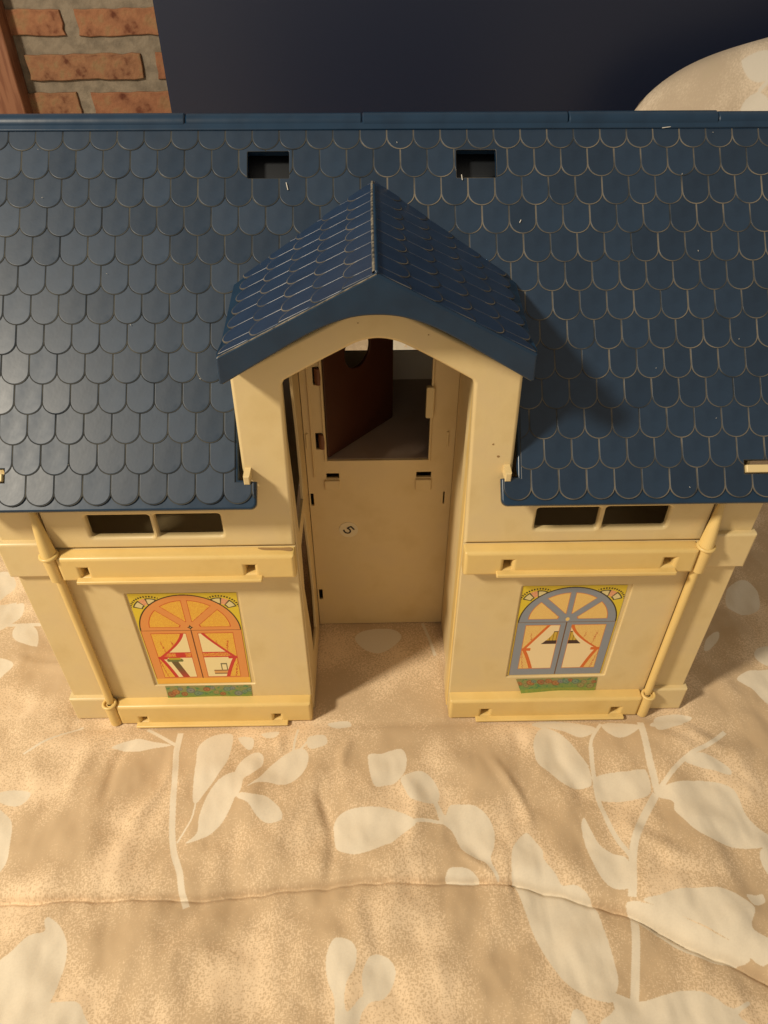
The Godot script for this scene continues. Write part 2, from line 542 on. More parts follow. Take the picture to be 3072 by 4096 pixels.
func make_bed() -> void:
	swell.seed = 4
	swell.frequency = 0.09
	swell.fractal_octaves = 3
	for i in range(0, FOLD.size(), 2): fold_line.append(Vector2(FOLD[i], FOLD[i + 1]))
	var tex := bed_print()
	var cloth := StandardMaterial3D.new()
	cloth.resource_name = "printed_cotton"
	cloth.albedo_texture = tex
	cloth.roughness = 0.92
	cloth.rim_enabled = true
	cloth.rim = 0.15
	cloth.cull_mode = BaseMaterial3D.CULL_DISABLED
	M["cloth"] = cloth
	var xs := PackedFloat32Array()
	var zs := PackedFloat32Array()
	for i in 10: xs.append(-1.0 + i * 0.05)
	for i in 401: xs.append(-0.5 + i * 0.0025)
	for i in 10: xs.append(0.55 + i * 0.05)
	for i in 23: zs.append(-0.98 + i * 0.02)
	for i in 155: zs.append(-0.52 + i * 0.004)
	for i in 140: zs.append(0.10 + i * 0.001)
	for i in 16: zs.append(0.24 + i * 0.004)
	for i in 12: zs.append(0.34 + i * 0.04)
	var st := begin()
	var nx := xs.size()
	var nz := zs.size()
	var hs := PackedFloat32Array()
	for z in zs:
		for x in xs: hs.append(bed_height(x, z))
	for j in nz:
		for i in nx:
			var i0 := maxi(i - 1, 0)
			var i1 := mini(i + 1, nx - 1)
			var j0 := maxi(j - 1, 0)
			var j1 := mini(j + 1, nz - 1)
			st.set_normal(Vector3(-(hs[j * nx + i1] - hs[j * nx + i0]) / (xs[i1] - xs[i0]), 1.0, -(hs[j1 * nx + i] - hs[j0 * nx + i]) / (zs[j1] - zs[j0])).normalized())
			st.set_uv(Vector2(ping(xs[i] + 0.5), ping(zs[j] + 0.7)))
			st.add_vertex(Vector3(xs[i], hs[j * nx + i], zs[j]))
	for j in zs.size() - 1:
		for i in nx - 1:
			var a := j * nx + i
			for q in [a, a + 1, a + nx + 1, a, a + nx + 1, a + nx]: st.add_index(q)
	var bed := put("bedspread", st, "cloth", self)
	tag(bed, "beige cotton bedspread printed with cream leaves, lying under the dollhouse", "bedspread")


func make_pillow(at: Transform3D, half: Vector3, called: String) -> MeshInstance3D:
	var st := begin()
	var n := 56
	var nz := FastNoiseLite.new()
	nz.seed = 12
	nz.frequency = 0.9
	var f := func(u: float, v: float, s: float) -> Vector3:
		var pin := 1.0 - 0.10 * (u * u * (1.0 - v * v) + v * v * (1.0 - u * u))
		var x := u * half.x * (1.0 - 0.20 * pow(absf(v), 5.0)) * pin
		var y := v * half.y * (1.0 - 0.20 * pow(absf(u), 5.0)) * pin
		var t := pow(maxf(0.0, (1.0 - pow(absf(u), 2.6)) * (1.0 - pow(absf(v), 2.6))), 0.5)
		return at * Vector3(x, y, s * half.z * t * (1.0 + 0.12 * nz.get_noise_2d(u * 2.2, v * 2.2 + s * 9.0)))
	for s in [1.0, -1.0]:
		for j in n:
			for i in n:
				var P := []
				for q in [[i, j], [i + 1, j], [i + 1, j + 1], [i, j + 1]]:
					P.append([f.call(q[0] * 2.0 / n - 1.0, q[1] * 2.0 / n - 1.0, s), Vector2(0.03 + q[0] * 0.52 / n, 0.45 - q[1] * 0.36 / n)])
				var order := [0, 1, 2, 0, 2, 3] if s < 0.0 else [0, 2, 1, 0, 3, 2]
				for k in order:
					st.set_uv(P[k][1])
					st.set_smooth_group(0)
					st.add_vertex(P[k][0])
	st.index()
	st.generate_normals()
	var im: Image = ((M["cloth"] as StandardMaterial3D).albedo_texture as ImageTexture).get_image().duplicate()
	im.resize(1024, 1024, Image.INTERPOLATE_BILINEAR)
	im.adjust_bcs(1.06, 0.85, 0.75)
	var m := (M["cloth"] as StandardMaterial3D).duplicate() as StandardMaterial3D
	m.resource_name = "pillow_cotton"
	m.albedo_texture = ImageTexture.create_from_image(im)
	return put(called, st, m, self)


# ================================================================ background
func make_background() -> void:
	var st := begin()
	slab(st, -0.3400, -0.45, 1.25, 1.15, -1.03, -1.0, 0.004)
	var o := put("headboard", st, "panel", self)
	tag(o, "tall dark navy panel standing behind the bed beside the brick wall", "headboard")
	var p := make_pillow(Transform3D(Basis(Vector3.BACK, 0.30) * Basis(Vector3.RIGHT, -0.28), Vector3(0.752, 0.238, -0.80)), Vector3(0.365, 0.262, 0.11), "pillow")
	tag(p, "plump pillow in beige leaf print leaning on the dark panel at right", "pillow")
	# brick wall: mortar with each brick on it
	st = begin()
	slab(st, -1.3, -0.45, 0.2, 1.15, -1.36, -1.256, 0.0)
	var wall := put("brick_wall", st, "mortar", self)
	wall.set_meta("kind", "structure")
	var meshes := []
	for v in 5:
		st = begin()
		var l := PackedVector2Array()
		var hw := 0.111
		var hh := 0.0213
		for q in [[-hw, -hh, hw, -hh], [hw, -hh, hw, hh], [hw, hh, -hw, hh], [-hw, hh, -hw, -hh]]:
			var n := 12 if absf(q[0] - q[2]) > 0.1 else 4
			for i in n: l.append(Vector2(lerpf(q[0], q[2], float(i) / n), lerpf(q[1], q[3], float(i) / n)) + Vector2(rng.randf_range(-1, 1), rng.randf_range(-1, 1)) * 0.0017)
		plate(st, l, [], -0.01, 0.0, 0.0022, Transform3D.IDENTITY, 2, false)
		meshes.append(st.commit())
	var rows := [[0.4072, -0.549], [0.3360, -0.6625], [0.2710, -0.553]]
	for k in range(-5, 8):
		var cy: float
		var x0: float
		if k >= 0 and k < 3:
			cy = rows[k][0]
			x0 = rows[k][1]
		else:
			cy = 0.4072 - k * 0.0682
			x0 = -0.549 + (-0.115 if absi(k) % 2 else 0.0) + rng.randf_range(-0.01, 0.01)
		for c in range(-3, 4):
			var x := x0 + c * 0.2485
			if x > 0.1 or x < -1.25: continue
			var b := put_mesh("brick", meshes[rng.randi() % 5], "brick%d" % (rng.randi() % 3), wall, Transform3D(Basis(Vector3.BACK, rng.randf_range(-0.008, 0.008)), Vector3(x + 0.111, cy + rng.randf_range(-0.001, 0.001), -1.25 + rng.randf_range(-0.002, 0.002))))
	# wooden door frame at the far left
	var post := Node3D.new()
	post.name = "wooden_post"
	post.position = Vector3(-0.74, 0, -1.235)
	add_child(post)
	st = begin()
	slab(st, -0.045, -0.45, 0.064, 1.15, -0.019, 0.022, 0.004)
	put("face_board", st, "wood", post)
	st = begin()
	slab(st, -0.13, -0.45, -0.048, 1.15, -0.019, 0.012, 0.003)
	put("outer_board", st, "wood", post)
	tag(post, "reddish brown wooden post at the edge of the brick wall", "wooden post")


# ================================================================ house
func roof_frame() -> Transform3D:
	var y := Vector3(0, 0.1881, -0.1897).normalized()
	return Transform3D(Basis(Vector3.RIGHT, y, Vector3.RIGHT.cross(y)), Vector3(0, 0.27, 0.0092))


func shingle_outline(h: float, length: float) -> PackedVector2Array:
	# tip at y = 0
	var p := PackedVector2Array()
	for i in 13:
		var a := PI + PI * i / 12.0
		p.append(Vector2(cos(a) * h, h * 0.94 + sin(a) * h * 0.94))
	p.append(Vector2(h, length))
	p.append(Vector2(-h, length))
	return p


func shifted(p: PackedVector2Array, by: Vector2) -> PackedVector2Array:
	var q := PackedVector2Array()
	for v in p: q.append(v + by)
	return q


func make_house() -> void:
	house = Node3D.new()
	house.name = "dollhouse"
	add_child(house)
	tag(house, "old cream plastic dollhouse with dark blue shingled roof and central dormer", "dollhouse")
	make_roof()
	make_dormer()
	make_front()
	make_inside()
	make_wear()


const DX := -0.001


func make_roof() -> void:
	var xf := roof_frame()
	var W := 0.296
	var slots := [rrect(-0.0900, 0.2302, -0.0605, 0.2502, 0.0006, 1), rrect(0.0575, 0.2298, 0.0860, 0.2506, 0.0006, 1), rrect(0.2502, 0.0165, 0.288, 0.0262, 0.0), rrect(-0.288, 0.0165, -0.2530, 0.0262, 0.0)]
	var o := PackedVector2Array([Vector2(-W, -0.0034)])
	var corner := PackedVector2Array()
	for i in 6:
		var a := -0.5 * PI + 0.5 * PI * i / 5.0
		corner.append(Vector2(-0.0835 - 0.0045 + cos(a) * 0.0045, -0.0034 + 0.0045 + sin(a) * 0.0045))
	o.append_array(corner)
	for q in [[-0.0835, 0.0155], [-0.0955, 0.0168], [-0.0968, 0.128], [-0.0900, 0.152], [DX, 0.2215]]: o.append(Vector2(q[0], q[1]))
	for q in [[0.0890, 0.152], [0.0958, 0.128], [0.0945, 0.0168], [0.0832, 0.0155]]: o.append(Vector2(q[0], q[1]))
	corner.reverse()
	for c in corner: o.append(Vector2(-c.x - 0.0003, c.y))
	o.append_array(PackedVector2Array([Vector2(W, -0.0034), Vector2(W, SLOPE_LEN), Vector2(-W, SLOPE_LEN)]))
	var st := begin()
	plate(st, o, slots, -0.0052, -0.0006, 0.0016, xf)
	var roof := put("roof", st, "roof", house)
	# shingles
	var h := TILE_W * 0.5 - 0.00028
	var length := PITCH + 0.0098
	var tilt := Transform3D(Basis(Vector3.RIGHT, -0.020), Vector3.ZERO)
	var base := shingle_outline(h, length)
	var make_mesh := func(l: PackedVector2Array) -> ArrayMesh:
		var s := begin()
		plate(s, l, [], -0.0010, 0.00042, 0.0005, tilt, 3, false)
		return s.commit()
	var whole: ArrayMesh = make_mesh.call(base)
	var blocks := [
		PackedVector2Array([Vector2(-0.0978, 0.0152), Vector2(0.0968, 0.0152), Vector2(0.0975, 0.13), Vector2(0.0905, 0.1565), Vector2(DX, 0.2255), Vector2(-0.0922, 0.1565), Vector2(-0.0985, 0.13)]),
		PackedVector2Array([Vector2(-0.0848, -0.02), Vector2(0.0845, -0.02), Vector2(0.0845, 0.0165), Vector2(-0.0848, 0.0165)])]
	blocks.append_array(slots)
	blocks.append(PackedVector2Array([Vector2(-0.5, SLOPE_LEN - 0.001), Vector2(0.5, SLOPE_LEN - 0.001), Vector2(0.5, 0.5), Vector2(-0.5, 0.5)]))
	blocks.append(PackedVector2Array([Vector2(-0.5, -0.1), Vector2(-W + 0.002, -0.1), Vector2(-W + 0.002, 0.5), Vector2(-0.5, 0.5)]))
	blocks.append(PackedVector2Array([Vector2(W - 0.002, -0.1), Vector2(0.5, -0.1), Vector2(0.5, 0.5), Vector2(W - 0.002, 0.5)]))
	var rest := begin()
	var single := 0
	# dirt: a thin bead round each shingle, thicker on the right half
	var bead_l := shingle_outline(h + 0.00050, length)
	for i in 13: bead_l[i].y -= 0.00050
	var dirt := [begin(), begin()]
	for k in 13:
		for c in range(-17, 18):
			# valley of odd rows counted from the top at x0 + i * w
			var x := -0.2385 + (c + 12 + (0.5 if k % 2 == 0 else 0.0)) * TILE_W + rng.randf_range(-0.0001, 0.0001)
			if absf(x) > W + 0.008: continue
			var s0 := 0.0006 + k * PITCH
			var here := shifted(base, Vector2(x, s0))
			var parts := [here]
			var cut := false
			for b in blocks:
				var next := []
				for q in parts:
					if Geometry2D.intersect_polygons(q, b).is_empty():
						next.append(q)
					else:
						cut = true
						for z in Geometry2D.clip_polygons(q, b):
							if absf(area2(z)) > 4e-6: next.append(z)
				parts = next
			var lift := Transform3D(Basis(Vector3.RIGHT, rng.randf_range(-0.004, 0.004)), Vector3(x, s0, 0.0002))
			var beads := [shifted(bead_l, Vector2(x, s0))]
			for b in blocks:
				var next := []
				for q in beads: next.append_array(Geometry2D.clip_polygons(q, b))
				beads = next
			for q in beads:
				plate(dirt[0 if x < -0.005 else 1], shifted(q, Vector2(-x, -s0)), [], -0.0005, 0.00030, 0.0, xf * lift * tilt, 1, false)
			for q in parts:
				var me: ArrayMesh = make_mesh.call(shifted(q, Vector2(-x, -s0))) if cut else whole
				if absf(x) < 0.274 and k < 12 and single < 300:
					single += 1
					put_mesh("shingle", me, "shingle%d" % (rng.randi() % 3), roof, xf * lift)
				else:
					rest.append_from(me, 0, xf * lift)
	var ro := put("outer_shingles", rest, "shingle1", roof)
	ro.set_meta("kind", "stuff")
	for i in 2:
		var dl := put("groove_dirt", dirt[i], ["thin_dust", "dust"][i], roof)
		dl.set_meta("kind", "stuff")
	# ridge bar in hinge segments
	var zc := -0.1875
	var ends := [-0.297, -0.1335, -0.0085, 0.1385, 0.246, 0.297]
	for i in 5:
		st = begin()
		var r: float = [0.0066, 0.0062, 0.0066, 0.0068, 0.0062][i]
		var g := 0.0004
		var len: float = ends[i + 1] - ends[i] - g
		lathe(st, PackedVector2Array([Vector2(0.001, 0), Vector2(r - 0.0008, 0.0001), Vector2(r, 0.0009), Vector2(r, len - 0.0009), Vector2(r - 0.0008, len), Vector2(0.001, len)]), Transform3D(Basis(Vector3.BACK, -0.5 * PI), Vector3(ends[i], 0.4602, zc)), 28)
		put("ridge_segment", st, "roof", roof)
	# lip along the top of the slope under the ridge
	st = begin()
	plate(st, rrect(-W, SLOPE_LEN - 0.0016, W, SLOPE_LEN + 0.004, 0.0), [], -0.004, 0.0016, 0.001, xf)
	put("ridge_lip", st, "roof", roof)
	# the far slope
	st = begin()
	var by := Vector3(0, 0.1881, 0.1897).normalized()
	var bf := Transform3D(Basis(Vector3.LEFT, by, Vector3.LEFT.cross(by)), Vector3(0, 0.27, -0.3842))
	plate(st, rrect(-W, -0.0045, W, SLOPE_LEN, 0.0), [], -0.0068, -0.0012, 0.0016, bf)
	put("rear_roof", st, "roof", house)
	# cream latch bars through the slots at the eaves
	for s in [[0.2511, 0.290], [-0.290, -0.2538]]:
		st = begin()
		plate(st, rrect(s[0], 0.0172, s[1], 0.0226, 0.0006, 2), [], -0.006, 0.0022, 0.0008, xf)
		put("latch_bar", st, "cream", house)
	# straps filling the two square slots, near black to paint in their inner shade
	for x in [-0.075, 0.072]:
		st = begin()
		plate(st, rrect(x - 0.022, 0.2315 if x < 0 else 0.236, x + 0.022, 0.2640, 0.010), [], -0.020, -0.0125, 0.003, xf)
		plate(st, rrect(x - 0.026, 0.2100, x + 0.026, 0.2645, 0.002), [], -0.030, -0.028, 0.0008, xf)
		put("roof_strap", st, "slot_shade", house)


func make_dormer() -> void:
	var up := Vector2(0.0915, 0.0481)
	var sl := up.length()
	up /= sl
	var peak := 0.4307
	for side in [-1, 1]:
		var y := Vector3(-side * up.x, up.y, 0)
		var z := Vector3(side * up.y, up.x, 0)
		var x := y.cross(z)
		var xf := Transform3D(Basis(x, y, z), Vector3(DX + side * 0.0915, peak - 0.0481, 0))
		var f := x.z
		# local x is z (or -z): front at 0.0125
		var zr := func(b: float) -> float: return -0.1044 + (b / sl) * (-0.1529 + 0.1044) - 0.002
		var o := PackedVector2Array([Vector2(f * 0.0125, -0.001), Vector2(f * 0.0125, sl + 0.0004), Vector2(f * zr.call(sl), sl + 0.0004), Vector2(f * -0.0995, -0.0085)])
		var st := begin()
		plate(st, o, [], -0.0036, -0.0010, 0.0008, xf)
		var part := put("dormer_slope", st, "roof", house)
		st = begin()
		var h := TILE_W * 0.5 - 0.00028
		var base := shingle_outline(h, PITCH + 0.0098)
		var dirt := begin()
		var bead := shingle_outline(h + 0.0005, PITCH + 0.0098)
		for i in 13: bead[i].y -= 0.0005
		var bounds := PackedVector2Array([Vector2(f * 0.0118, 0.0), Vector2(f * 0.0118, sl - 0.0006), Vector2(f * (zr.call(sl) + 0.001), sl - 0.0006), Vector2(f * -0.0985, -0.0075)])
		for k in 5:
			for c in 11:
				var px: float = f * (0.0125 - (c + (0.5 if k % 2 else 0.05)) * TILE_W)
				var s0 := 0.001 + k * 0.0205
				for q in Geometry2D.intersect_polygons(shifted(bead, Vector2(px, s0)), bounds):
					plate(dirt, shifted(q, Vector2(-px, -s0)), [], -0.0005, 0.00036, 0.0, xf * Transform3D(Basis(Vector3.RIGHT, -0.030), Vector3(px, s0, 0.0003)), 1, false)
				for q in Geometry2D.intersect_polygons(shifted(base, Vector2(px, s0)), bounds):
					if absf(area2(q)) < 6e-6: continue
					plate(st, shifted(q, Vector2(-px, -s0)), [], -0.0009, 0.0006, 0.0005, xf * Transform3D(Basis(Vector3.RIGHT, -0.030), Vector3(px, s0, 0.0003)), 2, false)
		var d := put("groove_dirt", dirt, "dust", part)
		d.set_meta("kind", "stuff")
		var sh := put("dormer_shingles", st, "dormer_tile", part)
		sh.set_meta("kind", "stuff")
	# ridge cap, worn along its edge
	var st2 := begin()
	lathe(st2, PackedVector2Array([Vector2(0.0002, -0.001), Vector2(0.0011, 0), Vector2(0.0011, 0.1535), Vector2(0.0002, 0.1545)]), Transform3D(Basis(Vector3.RIGHT, -0.5 * PI), Vector3(DX, peak + 0.0003, 0.0125)), 14)
	put("dormer_ridge", st2, "roof", house)
	# fascia
	var low := smooth(PackedVector2Array([Vector2(-0.0905, 0.3648), Vector2(-0.062, 0.3822), Vector2(-0.0442, 0.3930), Vector2(-0.029, 0.4008), Vector2(-0.014, 0.4058), Vector2(0, 0.4072), Vector2(0.014, 0.4058), Vector2(0.029, 0.4008), Vector2(0.0442, 0.3930), Vector2(0.062, 0.3822), Vector2(0.0905, 0.3648)]), 4, false)
	var fo := PackedVector2Array()
	for p in low: fo.append(p + Vector2(DX, 0))
	for q in [[0.0928, 0.3655], [0.0922, 0.3824], [0.0, 0.4309], [-0.0922, 0.3824], [-0.0928, 0.3655]]: fo.append(Vector2(q[0] + DX, q[1]))
	var st3 := begin()
	plate(st3, fo, [], 0.0085, 0.0142, 0.0014)
	put("dormer_fascia", st3, "roof", house)
	# returns of the fascia along the dormer eaves
	for side in [-1.0, 1.0]:
		var st4 := begin()
		var sx: float = side * 0.0917 + DX
		plate(st4, PackedVector2Array([Vector2(-0.078, 0.3600), Vector2(0.0086, 0.3655), Vector2(0.0086, 0.3822), Vector2(-0.0985, 0.3778)]), [], -0.0011, 0.0011, 0.0005, Transform3D(Basis(Vector3(0, 0, 1), Vector3.UP, Vector3(-1, 0, 0)), Vector3(sx, 0, 0)) * Transform3D(Basis(Vector3.UP, side * 0.035), Vector3.ZERO))
		put("dormer_eave", st4, "roof", house)
		# cream cheek below it
		st4 = begin()
		plate(st4, PackedVector2Array([Vector2(-0.012, 0.27), Vector2(-0.012, 0.364), Vector2(-0.082, 0.364)]), [], -0.001, 0.001, 0.0004, Transform3D(Basis(Vector3(0, 0, 1), Vector3.UP, Vector3(-1, 0, 0)), Vector3(side * 0.0905 + DX, 0, 0)))
		put("dormer_cheek", st4, "cream", house)
		# the small tongue that clips over the roof edge
		st4 = begin()
		slab(st4, -0.0021, 0.2795, 0.0021, 0.2865, -0.011, 0.0005, 0.0008, 0.0, Transform3D(Basis.IDENTITY, Vector3(side * 0.0885 + DX, 0, 0)))
		put("clip_tongue", st4, "cream", house)


func tube(st: SurfaceTool, line: PackedVector3Array, r: float) -> void:
	for i in line.size() - 1:
		var d := (line[i + 1] - line[i])
		var y := d.normalized()
		var x := y.cross(Vector3(0.31, 0.2, 0.93)).normalized()
		lathe(st, PackedVector2Array([Vector2(r, 0), Vector2(r, d.length())]), Transform3D(Basis(x, y, x.cross(y)), line[i]), 8)


func make_wear() -> void:
	# rubbed edges of the dormer, lint on the roof, marks on the cream plastic
	var st := begin()
	tube(st, PackedVector3Array([Vector3(DX - 0.0912, 0.3826, 0.0136), Vector3(DX - 0.0455, 0.4066, 0.01365), Vector3(DX, 0.4306, 0.0137)]), 0.00042)  # rubbed fascia edge, its bright highlight painted into the strip
	put("edge_wear_highlight", st, "worn", house)
	st = begin()
	tube(st, PackedVector3Array([Vector3(DX - 0.0014, 0.4306, 0.012), Vector3(DX - 0.0016, 0.4306, -0.07), Vector3(DX - 0.0012, 0.4307, -0.149)]), 0.00105)
	put("edge_wear_highlight", st, "worn", house)
	var xf := roof_frame()
	var r2 := RandomNumberGenerator.new()
	r2.seed = 23
	st = begin()
	for i in 26:
		var p := Vector2(r2.randf_range(-0.27, 0.27), r2.randf_range(0.004, 0.262))
		if absf(p.x) < 0.1 and p.y < 0.235: continue
		var a := r2.randf() * TAU
		var q := Vector2.from_angle(a) * r2.randf_range(0.0003, 0.0011)
		tube(st, PackedVector3Array([xf * Vector3(p.x, p.y, 0.0012), xf * Vector3(p.x + q.x, p.y + q.y, 0.0015)]), r2.randf_range(0.00010, 0.00016))
	for q in [[0.0615, 0.2275, -0.0005, 0.004], [-0.0625, 0.2265, 0.0012, -0.0055], [0.205, 0.2655, 0.006, 0.0008], [0.101, 0.196, 0.001, 0.002]]:
		tube(st, PackedVector3Array([xf * Vector3(q[0], q[1], 0.0012), xf * Vector3(q[0] + q[2], q[1] + q[3], 0.0013)]), 0.0003)
	var l := put("lint", st, "lint", house)
	l.set_meta("kind", "stuff")
	for q in [[0.0765, 0.3035, 0.0007], [0.0810, 0.2935, 0.0009], [0.030, 0.3835, 0.0004], [-0.158, 0.178, 0.0006], [-0.012, 0.3915, 0.0004]]:
		st = begin()
		var o := PackedVector2Array()
		for i in 10: o.append(Vector2(q[0], q[1]) + Vector2.from_angle(TAU * i / 10.0) * q[2] * r2.randf_range(0.7, 1.2))
		plate(st, o, [], -0.0112, -0.0098 if q[1] > 0.2 else -0.0103, 0.0, Transform3D.IDENTITY, 1, false)
		put("scuff_mark", st, "scuff", house)
	st = begin()
	plate(st, smooth(PackedVector2Array([Vector2(-0.0905, -0.009), Vector2(-0.075, -0.0086), Vector2(-0.066, -0.0088), Vector2(-0.0658, -0.005), Vector2(-0.074, -0.0062), Vector2(-0.086, -0.0066)]), 4, true), [], 0.2122, 0.21255, 0.0, Transform3D(Basis(Vector3.RIGHT, Vector3(0, 0, 1), Vector3.DOWN), Vector3(0, 0.4250, 0)), 1, true)
	put("stain", st, "scuff", house)


func make_front() -> void:
	# the whole upper front: both transom walls and the dormer arch in one moulding
	var o := PackedVector2Array([Vector2(-0.2435, 0.2130), Vector2(-0.0634, 0.2130), Vector2(-0.0606, 0.3500)])
	o.append_array(smooth(PackedVector2Array([Vector2(-0.0590, 0.3530), Vector2(-0.0354, 0.3664), Vector2(-0.0207, 0.3744), Vector2(-0.0114, 0.3789), Vector2(-0.0005, 0.3808), Vector2(0.0104, 0.3790), Vector2(0.0207, 0.3742), Vector2(0.0354, 0.3660), Vector2(0.0585, 0.3522)]), 5, false))
	for q in [[0.0600, 0.3495], [0.0634, 0.2130], [0.2435, 0.2130], [0.2435, 0.2660], [0.0925, 0.2660], [0.0905, 0.3570], [DX, 0.4060], [-0.0925, 0.3570], [-0.0940, 0.2660], [-0.2435, 0.2660]]: o.append(Vector2(q[0], q[1]))
	var wins := [rrect(-0.2120, 0.2236, -0.1660, 0.2446, 0.0022, 3), rrect(-0.1625, 0.2238, -0.1150, 0.2449, 0.0022, 3), rrect(0.1145, 0.2260, 0.1608, 0.2462, 0.0022, 3), rrect(0.1648, 0.2264, 0.2120, 0.2466, 0.0022, 3)]
	var st := begin()
	plate(st, o, wins, -0.0150, -0.0100, 0.0026, Transform3D.IDENTITY, 4)
	put("front_gable", st, "cream", house)
	for side in [-1, 1]:
		var lx0 := -0.2435 if side < 0 else 0.0632
		var lx1 := -0.0632 if side < 0 else 0.2435
		# lower wall with its sticker recess
		var rc := [-0.2022, 0.0440, -0.1128, 0.1632] if side < 0 else [0.1135, 0.0480, 0.2022, 0.1652]
		st = begin()
		var through := [rrect(rc[0], rc[1], rc[2], rc[3], 0.0008, 2)]
		for q in ([[-0.2236, 0.1925, -0.2184, 0.2016], [-0.1005, 0.1940, -0.0938, 0.2022], [-0.2202, 0.0030, -0.2148, 0.0102], [-0.0982, 0.0035, -0.0922, 0.0112]] if side < 0 else [[0.0934, 0.1945, 0.0998, 0.2036], [0.2150, 0.1962, 0.2222, 0.2038], [0.0930, 0.0045, 0.1000, 0.0130], [0.2140, 0.0045, 0.2212, 0.0126]]): through.append(rrect(q[0] - 0.0012, q[1] - 0.0012, q[2] + 0.0012, q[3] + 0.0012, 0.0))
		plate(st, rrect(lx0, 0.0, lx1, 0.2120, 0.0), through, -0.0150, -0.0105, 0.0011)
		fill(st, [rrect(rc[0] - 0.001, rc[1] - 0.001, rc[2] + 0.001, rc[3] + 0.001, 0.0)], -0.0121, Vector3.BACK, Transform3D.IDENTITY)
		var wall := put("lower_wall", st, "cream", house)
		sticker(wall, side, rc)
		# ledge bands
		for b in 2:
			var y0: float = [0.1885, 0.0][b]
			var y1: float = [0.2124, 0.0268][b]
			var hs: Array = [[[-0.2236, 0.1925, -0.2184, 0.2016], [-0.1005, 0.1940, -0.0938, 0.2022]], [[-0.2202, 0.0030, -0.2148, 0.0102], [-0.0982, 0.0035, -0.0922, 0.0112]]][b] if side < 0 else [[[0.0934, 0.1945, 0.0998, 0.2036], [0.2150, 0.1962, 0.2222, 0.2038]], [[0.0930, 0.0045, 0.1000, 0.0130], [0.2140, 0.0045, 0.2212, 0.0126]]][b]
			var holes := []
			for q in hs: holes.append(rrect(q[0], q[1], q[2], q[3], 0.0))
			st = begin()
			plate(st, rrect(lx0 + (0.0 if side > 0 else 0.004), y0, lx1 - (0.004 if side > 0 else 0.0), y1, 0.0016, 3), holes, -0.0104, 0.0002, 0.0030, Transform3D.IDENTITY, 4)
			var band := put("ledge", st, "cream_shelf", house)
			st = begin()
			var rail: Array = [[-0.2272, 0.1895, -0.0885, 0.1927], [-0.2245, 0.0006, -0.0855, 0.0030]][b] if side < 0 else [[0.0880, 0.1905, 0.2250, 0.1940], [0.0880, 0.0010, 0.2258, 0.0036]][b]
			slab(st, rail[0], rail[1], rail[2], rail[3], 0.0, 0.0050, 0.0011, 0.0008)
			put("rail", st, "cream_shelf", band)
		pipe(side)
		post(side)
	# hairline seam above each ledge comes from the gap between the two mouldings


func pipe(side: int) -> void:
	var xt := side * 0.2448
	var st := begin()
	# leader: a half cone widening out of the wall, then a ring, a socket, a slim pipe, a ring and a foot
	var n := 14
	for i in n:
		for k in 10:
			var P := []
			for q in [[i, k], [i + 1, k], [i + 1, k + 1], [i, k + 1]]:
				var t: float = q[1] / 10.0
				var a: float = PI * q[0] / n
				var r := lerpf(0.0012, 0.0058, pow(t, 0.75))
				P.append(Vector3(side * lerpf(0.2478, 0.2440, t) - cos(a) * r, lerpf(0.256, 0.2135, t), lerpf(-0.0108, -0.0050, t) + sin(a) * r * 1.35))
			var nn: Vector3 = (P[1] - P[0]).cross(P[3] - P[0]).normalized()
			if nn.z < 0: nn = -nn
			quad(st, P[0], P[1], P[2], P[3], nn, nn, nn, nn)
	torus(st, 0.0058, 0.0014, Transform3D(Basis.IDENTITY, Vector3(side * 0.2440, 0.2135, -0.0030)))
	var lower := func(y0: float, y1: float, r0: float, r1: float, z: float) -> void:
		lathe(st, PackedVector2Array([Vector2(r0 * 0.4, y0), Vector2(r0, y0 + 0.0003), Vector2(r1, y1 - 0.0003), Vector2(r1 * 0.4, y1)]), Transform3D(Basis.IDENTITY, Vector3(xt, 0, z)), 22)
	lower.call(0.1880, 0.2125, 0.0046, 0.0051, -0.0035)
	lower.call(0.0270, 0.1885, 0.0034, 0.0034, -0.0060)
	torus(st, 0.0053, 0.0013, Transform3D(Basis.IDENTITY, Vector3(xt, 0.0285, -0.0030)))
	lower.call(0.0, 0.0275, 0.0052, 0.0052, -0.0032)
	put("drainpipe", st, "cream_shelf", house)


func post(side: int) -> void:
	var a := side * 0.2450
	var b := side * 0.2795
	var x0 := minf(a, b)
	var x1 := maxf(a, b)
	var st := begin()
	slab(st, x0, 0.0, x1, 0.258, -0.045, -0.0115, 0.0012)
	var wall := put("corner_post", st, "cream", house)
	for q in [[0.0, 0.0305], [0.1870, 0.2215]]:
		st = begin()
		slab(st, x0 - (0.0028 if side < 0 else 0.0), q[0], x1 + (0.0028 if side > 0 else 0.0), q[1], -0.046, -0.0065, 0.0022, 0.0010)
		put("post_band", st, "cream", wall)


